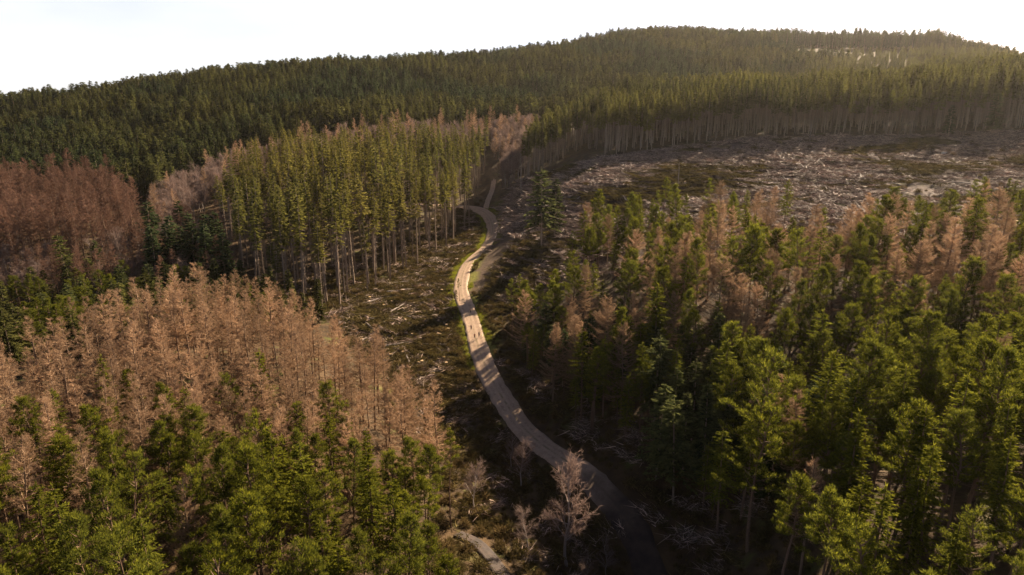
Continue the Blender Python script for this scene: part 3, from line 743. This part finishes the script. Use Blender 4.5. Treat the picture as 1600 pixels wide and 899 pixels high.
ribbon('side_track', track, 3.0, 0.04, 'narrow earth track leading on up the valley', 53)
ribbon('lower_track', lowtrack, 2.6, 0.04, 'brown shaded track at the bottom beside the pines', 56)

# ------------------------------------------------------------ scattering of uncountable stuff
PROTO_OBJ = {}
def holder(me):
    if me.name not in PROTO_OBJ: PROTO_OBJ[me.name] = bpy.data.objects.new('source_' + me.name, me)
    return PROTO_OBJ[me.name]
def scatter(name, meshes, P, rot, scl, idx, label):
    me = bpy.data.meshes.new(name)
    me.vertices.add(len(P)); me.vertices.foreach_set('co', np.asarray(P, np.float32).ravel())
    a = me.attributes.new('rot', 'FLOAT_VECTOR', 'POINT'); a.data.foreach_set('vector', np.asarray(rot, np.float32).ravel())
    a = me.attributes.new('scl', 'FLOAT', 'POINT'); a.data.foreach_set('value', np.asarray(scl, np.float32))
    a = me.attributes.new('pick', 'INT', 'POINT'); a.data.foreach_set('value', np.asarray(idx, np.int32))
    o = link(name, me)
    ng = bpy.data.node_groups.new(name, 'GeometryNodeTree')
    ng.interface.new_socket('Geometry', in_out='INPUT', socket_type='NodeSocketGeometry')
    ng.interface.new_socket('Geometry', in_out='OUTPUT', socket_type='NodeSocketGeometry')
    gi = ng.nodes.new('NodeGroupInput'); go = ng.nodes.new('NodeGroupOutput')
    jn = ng.nodes.new('GeometryNodeJoinGeometry')
    for m in reversed(meshes):   # the join lists its inputs last link first
        oi = ng.nodes.new('GeometryNodeObjectInfo'); oi.inputs['Object'].default_value = holder(m); oi.inputs['As Instance'].default_value = True
        ng.links.new(oi.outputs['Geometry'], jn.inputs[0])
    ip = ng.nodes.new('GeometryNodeInstanceOnPoints'); ip.inputs['Pick Instance'].default_value = True
    def na(nm, t):
        n = ng.nodes.new('GeometryNodeInputNamedAttribute'); n.data_type = t; n.inputs[0].default_value = nm; return n.outputs[0]
    ng.links.new(gi.outputs[0], ip.inputs['Points']); ng.links.new(jn.outputs[0], ip.inputs['Instance'])
    ng.links.new(na('pick', 'INT'), ip.inputs['Instance Index'])
    er = ng.nodes.new('FunctionNodeEulerToRotation'); ng.links.new(na('rot', 'FLOAT_VECTOR'), er.inputs[0]); ng.links.new(er.outputs[0], ip.inputs['Rotation'])
    ng.links.new(na('scl', 'FLOAT'), ip.inputs['Scale'])
    ng.links.new(ip.outputs[0], go.inputs[0])
    md = o.modifiers.new('scatter', 'NODES'); md.node_group = ng
    tag(o, label, kind='stuff')
    return o

# the wood beyond the single trees
for k, nm, lb in (('larch', 'larch_wood', 'mass of bare brown larches filling the gaps between the nearer trees'),
                  ('pine', 'pine_wood', 'mass of green pines filling the gaps between the nearer trees'),
                  ('spruce', 'spruce_forest', 'dense dark spruce forest covering the hillsides to the skyline'),
                  ('birch', 'birch_wood', 'thicket of bare birches along the valley')):
    idx = [i for i, a in enumerate(ALL) if KIND[a['style']] == k and i not in single]
    if not idx: continue
    styles = sorted({ALL[i]['style'] for i in idx})
    off = {}; meshes = []
    for s in styles: off[s] = len(meshes); meshes += [p['both'] for p in PROTO[s]]
    nmesh = len(meshes)
    scatter(nm, meshes[::1], [ALL[i]['p'] for i in idx], [(*ALL[i]['tilt'], ALL[i]['rz']) for i in idx], [ALL[i]['s'] for i in idx],
            [off[ALL[i]['style']] + ALL[i]['var'] for i in idx], lb)

LOOK = dict(redlarch='shaded reddish larch', slimpine='slim pine', broadlarch='broad larch', larch='bare larch', pine='green pine', thinpine='slender pine', tallspruce='tall spruce', polespruce='straight spruce', fullspruce='conical spruce', birch='bare birch')
WHERE = dict(knoll='on the left knoll', knoll_pines='amid larches on the left knoll', lowleft='in the lower left stand', leftgap='at the far left', valleydark='in the shaded left valley',
             valleybrown='in the brown left valley', valleylarch='in the left larch block', valleyspruce='in the left valley clump', valleydark2='in the hollow behind the larches',
             valleybirch='along the valley floor', tallstand='in the stand beside the road', plantation='in the plantation above the clearing', hillside='on the far hillside',
             skyline='on the right skyline', trackbirch='beside the upper valley track', rightback='below the felled slope', rightlarch='in the wood right of the road', rightfront='in the lower right wood',
             rightfar='at the far right', darkspruce='above the dark road bend', gully='in the gully beside the road')
GROUPN = dict(redlarch='shaded reddish larches', slimpine='slim conical pines', broadlarch='broad bare larches', larch='bare larches', pine='green pines', thinpine='slender pines', tallspruce='tall spruces', polespruce='plantation spruces', fullspruce='conical spruces', birch='bare birches')
used_l = set()
def label_of(i):
    a = ALL[i]
    if seen[i] >= 12 and cxs[i] >= 0:
        px, py = cxs[i] / 16, cys[i] / 8.99
        for f in ('%.0f',) if a['stand'] in ('knoll_pines',) else ('%.0f', '%.1f'):
            l = f"{LOOK[a['style']]} {WHERE[a['stand']]}, {f % px}% across, {py:.0f}% down{'' if f == '%.1f' else ' the photo'}"
            if l not in used_l: used_l.add(l); return l
    return f"{LOOK[a['style']]} {WHERE[a['stand']]}, mostly hidden by its neighbours"
NAME = dict(larch='larch_tree', pine='pine_tree', spruce='spruce_tree', birch='birch_tree')
for i in sorted(single):
    a = ALL[i]; pr = PROTO[a['style']][a['var']]
    e = link(NAME[KIND[a['style']]], None)
    e.location = a['p']; e.rotation_euler = (*a['tilt'], a['rz']); e.scale = (a['s'],) * 3
    if a['stand'] == 'named': tag(e, a['label'], KIND[a['style']])
    else: tag(e, label_of(i), KIND[a['style']], f"{GROUPN[a['style']]} {WHERE[a['stand']]}")
    link('trunk', pr['trunk'], e); link('crown', pr['crown'], e)

# brash, grass, scrub
def brash_patch(rs, p1=1.45, mt='brash'):
    n = 130
    P = np.column_stack([rs.uniform(-2.6, 2.6, n), rs.uniform(-2.6, 2.6, n), rs.uniform(0.0, 0.35, n)])
    main = rs.uniform(0, 3.14)
    a = main + rs.normal(0, 0.7, n)
    D = unit(np.column_stack([np.cos(a), np.sin(a), rs.normal(0.05, 0.16, n)]))
    T = ribbons(P, D, rs.uniform(0.6, 2.6, n), rs.uniform(0.05, 0.16, n), rs)
    m = 260
    P2 = np.column_stack([rs.uniform(-2.6, 2.6, m), rs.uniform(-2.6, 2.6, m), rs.uniform(0, 0.25, m)])
    T2 = ribbons(P2, unit(rs.normal(size=(m, 3)) * [1, 1, 0.5] + [0, 0, .25]), rs.uniform(0.25, 0.7, m), 0.07, rs)
    return tris_to_mesh('brash_patch', np.concatenate([T, T2]), MAT[mt], np.concatenate([rs.random(n) ** p1, rs.random(m) ** 2 * 0.5]))
def scat_pts(poly, sp, seed, dmin=4.2, cond=None):
    X, Y, r = grid_points(poly, sp, 0.5, seed, cond)
    ok = off_roads(X, Y, dmin); X, Y = X[ok], Y[ok]
    return X, Y, height(X, Y), r
EDGE = [(-56, 184), (-22, 216), (-15, 250), (-8, 280), (-12, 335), (-34, 335), (-40, 290), (-64, 240), (-80, 206)]
BR = [brash_patch(np.random.default_rng(700 + i)) for i in range(5)] + [brash_patch(np.random.default_rng(710 + i), 2, 'mossbrash') for i in range(5)]
P = [scat_pts(CUT, 2.5, 31, cond=lambda x, y: vis(x, y, 10) & (vnoise(x * .5 + y * .2, y * 1.3, 8, 60) > -0.33)), scat_pts(STRIP, 2.4, 32), scat_pts(EDGE, 3.2, 38), scat_pts([(-14, 80), (-12, 100), (-26, 128), (-16, 165), (4, 165), (24, 122), (40, 84), (20, 70)], 4.5, 37)]
X = np.concatenate([p[0] for p in P]); Y = np.concatenate([p[1] for p in P]); Z = np.concatenate([p[2] for p in P]); n = len(X)
scatter('brash', BR, np.column_stack([X, Y, Z]), np.column_stack([rng.normal(0, .1, n), rng.normal(0, .1, n), rng.uniform(0, .9, n) + (rng.random(n) < .3) * 2]),
        rng.uniform(0.7, 1.25, n), rng.integers(0, 5, n) + 5 * ((((X < 15) & (Y < 245) | (X < -10)) & (rng.random(n) < 0.75)) | ((vnoise(X * .6 + Y * .3, Y * 1.2, 13, 62) + rng.normal(0, .08, n) > 0.13) & (X >= 15))), 'grey brown litter of cut branches strewn over the felled ground')
def tuft(rs, mat, n, h, r, w, name):
    P = np.column_stack([rs.normal(0, r, n), rs.normal(0, r, n), np.zeros(n) - 0.05])
    D = unit(np.column_stack([rs.normal(0, .45, n), rs.normal(0, .45, n), np.ones(n)]))
    return tris_to_mesh(name, ribbons(P, D, rs.uniform(0.5, 1, n) * h, w, rs), mat, rs.random(n))
GR = [tuft(np.random.default_rng(720 + i), MAT['grass'], 130, 0.45, 0.5, 0.07, 'grass_tuft') for i in range(3)]
pp = []
for i in range(0, len(road) - 1):
    c = road[i]
    if not (158 < c[1] < 322): continue
    d = road[i + 1] - road[i]; d = d / np.linalg.norm(d); nr = np.array([-d[1], d[0]])
    for s, k, wd in ((1, 6, 1.0), (-1, 4, 0.7)):
        if s < 0 and vnoise(c[0], c[1], 9, 70) < -0.05: continue
        for _ in range(k): pp.append(c + nr * s * (2.8 + abs(rng.normal(0, 1)) * wd) + d * rng.uniform(0, 1.5))
pp = np.array(pp); n = len(pp)
scatter('grass', GR, np.column_stack([pp, height(pp[:, 0], pp[:, 1])]), np.column_stack([np.zeros((n, 2)), rng.uniform(0, 6, n)]), rng.uniform(0.6, 1.2, n), rng.integers(0, 3, n),
        'bright yellow green grass along the sunlit road verge')
def bush(rs):
    n = 240
    q = unit(rs.normal(size=(n, 3))); q[:, 2] = abs(q[:, 2])
    return tris_to_mesh('scrub_bush', ribbons(q * rs.uniform(0.1, 0.6, (n, 1)), unit(q + rs.normal(0, .5, (n, 3))), rs.uniform(0.2, 0.5, n), 0.07, rs), MAT['scrub'], rs.random(n))
BU = [bush(np.random.default_rng(740 + i)) for i in range(4)]
GULLY = [(-14, 86), (-12, 100), (-26, 128), (-30, 150), (-25, 200), (-14, 240), (10, 240), (4, 170), (24, 122), (40, 84), (34, 60), (-6, 60)]
P = [scat_pts(GULLY, 1.5, 33, 3.4), scat_pts(STRIP, 2.2, 34), scat_pts(EDGE, 2.2, 39, 3.6), scat_pts(CUT, 6, 35, cond=lambda x, y: vis(x, y, 5))]
X = np.concatenate([p[0] for p in P]); Y = np.concatenate([p[1] for p in P]); Z = np.concatenate([p[2] for p in P]); n = len(X)
scatter('undergrowth', BU, np.column_stack([X, Y, Z]), np.column_stack([np.zeros((n, 2)), rng.uniform(0, 6, n)]), rng.uniform(0.4, 1.0, n) + rng.random(n) ** 4 * 1.5, rng.integers(0, 4, n),
        'low brown heather and bracken beside the road and over open ground')

# ------------------------------------------------------------ logs, stumps, snags, stone
def gpt(px, py):
    """ground point under a photo pixel"""
    Ys = np.arange(60, 420, 0.5); P = np.array([at(px, py, y) for y in Ys])
    h = height(P[:, 0], P[:, 1]); k = np.nonzero(P[:, 2] <= h)[0]
    k = k[0] if len(k) else len(Ys) - 1
    return P[k, 0], P[k, 1], h[k]
LOGM = []
for i in range(4):
    rs = np.random.default_rng(800 + i)
    L = 1.0; x = np.linspace(0, 1, 6)
    P = np.column_stack([x, rs.normal(0, .008, 6), rs.normal(0, .004, 6)])
    LOGM.append((tris_to_mesh('log_bark', np.concatenate([tube(P, np.linspace(0.026, 0.018, 6), 8, False), ribbons(P[1:5] * [1, 1, 1], unit(rs.normal(size=(4, 3)) + [0, 0, .5]), 0.07, 0.008, rs)]), MAT['dead_wood']),
                 tris_to_mesh('log_end', np.concatenate([tube(np.array([P[0] - [0.002, 0, 0], P[0] + [0.004, 0, 0]]), 0.0265, 8), tube(np.array([P[-1] - [0.004, 0, 0], P[-1] + [0.002, 0, 0]]), 0.0185, 8)]), MAT['cut_wood'])))
def log(px, py, length, ang, label, tilt=0.0, fat=1.0, g='felled logs'):
    x, y, z = gpt(px, py)
    x2, y2 = x + math.cos(ang) * length, y + math.sin(ang) * length
    z2 = float(height(x2, y2)); pit = math.atan2(z2 - z, length)
    b, c = LOGM[int(rng.integers(4))]
    e = link('log', None); e.location = (x, y, z + 0.25); e.rotation_euler = (0, -pit - tilt, ang); e.scale = (length, 8 * fat, 8 * fat)
    tag(e, label, 'log', g); link('bark', b, e); link('cut_end', c, e)
for k, (px, py, L, ang) in enumerate([(598, 445, 15, .5), (606, 452, 16, .55), (600, 458, 13, .45), (560, 478, 12, .9), (632, 447, 9, .6), (575, 500, 12, .2), (590, 520, 10, 2.2), (610, 490, 8, 1.2),
                                      (640, 470, 9, .35), (650, 500, 8, 2.5), (660, 540, 7, .1), (600, 545, 10, .7), (640, 570, 8, 1.9), (670, 585, 7, .4), (625, 530, 9, 2.9), (580, 470, 10, .4)]):
    log(px, py, L, ang, f'long pale log on the brash left of the road, {px / 16:.0f}% across, {py / 8.99:.0f}% down the photo', fat=1.3, g='logs on the brash strip')
for k in range(70):
    for _ in range(30):
        px, py = rng.uniform(800, 1590), rng.uniform(215, 390)
        x, y, z = gpt(px, py)
        if inpoly(np.array([x]), np.array([y]), CUT)[0] and py > 225: break
    log(px, py, rng.uniform(3, 8), rng.uniform(0, 3.1), f'weathered log on the felled slope, {px / 16:.0f}% across, {py / 8.99:.1f}% down the photo', g='logs on the felled slope')
th = np.linspace(0, 6.283, 10, endpoint=False)
def stump_mesh(seed):
    rs = np.random.default_rng(seed); r = 0.26 * (1 + rs.normal(0, .08, 10))
    V = []; 
    for z, k in ((-0.2, 1.7), (0.08, 1.15), (0.42, 1.0)): V += [(math.cos(t) * r[i] * k, math.sin(t) * r[i] * k, z) for i, t in enumerate(th)]
    F = [(l * 10 + i, l * 10 + (i + 1) % 10, (l + 1) * 10 + (i + 1) % 10, (l + 1) * 10 + i) for l in range(2) for i in range(10)]
    a = mesh_vf('stump_side', V, F, MAT['dead_wood'])
    V2 = [(math.cos(t) * r[i] * .99, math.sin(t) * r[i] * .99, 0.425) for i, t in enumerate(th)]
    return a, mesh_vf('stump_top', V2, [tuple(range(10))], MAT['cut_wood'])
ST = [stump_mesh(900 + i) for i in range(3)]
for k in range(110):
    if k < 40: px, py = rng.uniform(560, 700), rng.uniform(450, 600)
    else: px, py = rng.uniform(830, 1590), rng.uniform(235, 400)
    x, y, z = gpt(px, py)
    poly = STRIP if k < 40 else CUT
    if not inpoly(np.array([x]), np.array([y]), poly)[0] or not off_roads(np.array([x]), np.array([y]), 5)[0]: continue
    e = link('tree_stump', None); e.location = (x, y, z + 0.05); e.rotation_euler = (0, 0, rng.uniform(0, 6)); s = rng.uniform(1.0, 1.9); e.scale = (s, s, s)
    w = 'the brash strip left of the road' if k < 40 else 'the felled slope'
    tag(e, f'sawn stump on {w}, {px / 16:.0f}% across, {py / 8.99:.0f}% down', 'stump', 'sawn stumps')
    a, b = ST[k % 3]; link('stump_side', a, e); link('cut_face', b, e)
def snag(px, py, hpx, label):
    x, y, z = gpt(px, py); H = hpx * y / 1090 * 1.0
    rs = np.random.default_rng(int(px)); tp = trunk_path(rs, H, 0.25)
    o = link('dead_trunk', tris_to_mesh('dead_trunk', np.concatenate([tube(tp, np.linspace(0.2, 0.1, len(tp)), 7), ribbons(tp[3:8], unit(rs.normal(size=(5, 3))), 0.9, 0.07, rs)]), MAT['dead_wood']))
    o.location = (x, y, z - 0.2); tag(o, label, 'dead tree')
snag(814, 302, 48, 'bare dead trunk standing where the felled area meets the track')
snag(1060, 288, 34, 'short pale dead pole standing in the middle of the felled slope')
snag(886, 292, 18, 'broken pale stub behind the spruces at the felled area')
snag(1266, 218, 24, 'leaning white dead stem at the foot of the plantation')
rs = np.random.default_rng(4)
V = unit(rs.normal(size=(40, 3))) * [1.3, .8, .6] * rs.uniform(.85, 1.1, (40, 1))
import bmesh
bm = bmesh.new(); [bm.verts.new(v) for v in V]; bmesh.ops.convex_hull(bm, input=bm.verts[:]); me = bpy.data.meshes.new('boulder'); bm.to_mesh(me); bm.free(); me.materials.append(MAT['stone'])
o = link('boulder', me); o.location = gpt(1476, 240); tag(o, 'pale white boulder on the upper felled slope', 'boulder')

# ------------------------------------------------------------ walkers
def fabric(name, c):
    return plain(name, c, tuple(v * 0.8 for v in c), 20, 0.85)
def skin_obj(name, V, E, Rr, mat, parent=None, sub=2, root=0):
    me = bpy.data.meshes.new(name); me.from_pydata(V, E, []); o = link(name, me, parent)
    o.modifiers.new('skin', 'SKIN')
    for i, r in enumerate(Rr): me.skin_vertices[0].data[i].radius = (r, r) if not isinstance(r, tuple) else r
    me.skin_vertices[0].data[root].use_root = True
    sm = o.modifiers.new('sub', 'SUBSURF'); sm.levels = sub; sm.render_levels = sub
    dg = bpy.context.evaluated_depsgraph_get()
    m2 = bpy.data.meshes.new_from_object(o.evaluated_get(dg)); o.modifiers.clear(); o.data = m2
    m2.materials.clear(); m2.materials.append(mat); m2.polygons.foreach_set('use_smooth', [True] * len(m2.polygons))
    return o
SKINM = plain('skin', (0.50, 0.32, 0.23), (0.45, 0.28, 0.20), 10, 0.6)
HAIR = plain('dark_hair', (0.04, 0.025, 0.015), (0.06, 0.04, 0.02), 10, 0.6)
SHOE = fabric('shoe_fabric', (0.25, 0.25, 0.27))
def person(px, py, ph, top, legs, label, hgt=1.75):
    """figure jogging towards the camera (-Y); ph = stride phase"""
    sw = math.sin(ph) * 0.30; lift = abs(math.cos(ph))
    pel = (0, 0, 0.95)
    # joints: hip, knee, ankle, toe for each leg
    def leg(s, k):
        hip = (0.10 * s, 0, 0.90); knee = (0.10 * s, -0.18 * k if k > 0 else 0.02, 0.50); ank = (0.09 * s, -0.16 if k > 0 else 0.34, 0.09 if k > 0 else 0.26)
        toe = (0.09 * s, ank[1] - 0.15, ank[2] - 0.05 if k > 0 else ank[2] - 0.13); return hip, knee, ank, toe
    l, r = leg(1, 1 if sw > 0 else -1), leg(-1, -1 if sw > 0 else 1)
    def arm(s, k):
        sh = (0.19 * s, 0, 1.42); el = (0.27 * s, 0.12 if k > 0 else -0.02, 1.16); wr = (0.22 * s, -0.12 if k > 0 else -0.24, 1.12 if k > 0 else 1.26); hd = (0.19 * s, wr[1] - 0.08, wr[2] + 0.05); return sh, el, wr, hd
    la, ra = arm(1, 1), arm(-1, -1)
    V = [pel, (0, -.01, 1.18), (0, -.02, 1.40), (0, -.03, 1.50), (0, -.05, 1.60), (0, -.05, 1.72), *l, *r, *la, *ra]
    E = [(0, 1), (1, 2), (2, 3), (3, 4), (4, 5), (0, 6), (6, 7), (7, 8), (8, 9), (0, 10), (10, 11), (11, 12), (12, 13), (2, 14), (14, 15), (15, 16), (16, 17), (2, 18), (18, 19), (19, 20), (20, 21)]
    Rr = [(.15, .11), (.14, .10), (.15, .10), .055, .095, .085, .085, .055, .035, .03, .085, .055, .035, .03, .055, .04, .028, .03, .055, .04, .028, .03]
    x, y, _ = gpt(px, py); z = float(hbase(x, y)) + 0.09
    e = link('person', None); e.location = (x, y, z); e.scale = (hgt / 1.8,) * 3; e.rotation_euler = (0, 0, 0.15)
    tag(e, label, 'person', 'walkers on the road')
    skin_obj('body', V, E, Rr, SKINM, e)
    skin_obj('top', [(0, 0, .97), (0, -.01, 1.18), (0, -.02, 1.41), la[0], tuple((np.array(la[0]) + la[1]) / 2), ra[0], tuple((np.array(ra[0]) + ra[1]) / 2), la[1], ra[1]],
             [(0, 1), (1, 2), (2, 3), (3, 4), (4, 7), (2, 5), (5, 6), (6, 8)], [(.165, .125), (.155, .115), (.165, .115), .07, .058, .07, .058, .05, .05], top, e)
    skin_obj('trousers', [(0, 0, .98), l[0], l[1], r[0], r[1], tuple(np.array(l[1]) * .25 + np.array(l[2]) * .75), tuple(np.array(r[1]) * .25 + np.array(r[2]) * .75)],
             [(0, 1), (1, 2), (2, 5), (0, 3), (3, 4), (4, 6)], [(.16, .125), .10, .068, .10, .068, .048, .048], legs, e)
    skin_obj('hair', [(0, -.02, 1.66), (0, -.03, 1.75)], [(0, 1)], [.10, .075], HAIR, e)
    for q in (l, r):
        skin_obj('shoe', [tuple(np.array(q[2]) + [0, .03, -.03]), tuple(np.array(q[3]) + [0, 0, -.0])], [(0, 1)], [.05, .042], SHOE, e)
BLK, NAVY, RED, GREY = fabric('black_fabric', (0.03, 0.03, 0.035)), fabric('navy_fabric', (0.04, 0.05, 0.10)), fabric('red_fabric', (0.55, 0.05, 0.05)), fabric('grey_green_fabric', (0.16, 0.20, 0.16))
person(735.3, 493, 0.8, BLK, BLK, 'person in black walking alone, farthest up the road')
person(736.3, 519.5, -0.8, NAVY, BLK, 'person in dark navy top, second farthest up the road')
person(741.6, 532, 0.8, RED, BLK, 'person in a red top, nearest pair, left one', 1.65)
person(748.6, 529.5, -0.8, GREY, NAVY, 'person in a grey green top, nearest pair, right one')

# ------------------------------------------------------------ haze
bm = bmesh.new(); bmesh.ops.create_cube(bm, size=1.0); me = bpy.data.meshes.new('haze'); bm.to_mesh(me); bm.free()
hz = link('haze', me); zlo, zhi = float(GZ.min()) - 1.5, float(max(GZ.max() + 30, 190))
hz.scale = (7400, 6900, zhi - zlo); hz.location = (0, 1750, (zlo + zhi) / 2)
m, nt, out = newmat('haze_air')
pv = N(nt, 'ShaderNodeVolumePrincipled'); pv.inputs['Color'].default_value = (1.0, 0.93, 0.85, 1); pv.inputs['Density'].default_value = HAZE; pv.inputs['Anisotropy'].default_value = 0.7
nt.links.new(pv.outputs[0], out.inputs['Volume']); me.materials.append(m)
tag(hz, 'thin pale haze over the far hills toward the sun', kind='stuff')
print('trees', len(ALL), 'single', len(single), 'zrange', GZ.min(), GZ.max())
from collections import Counter
print(Counter(KIND[ALL[i]['style']] for i in single), Counter(a['stand'] for a in ALL))
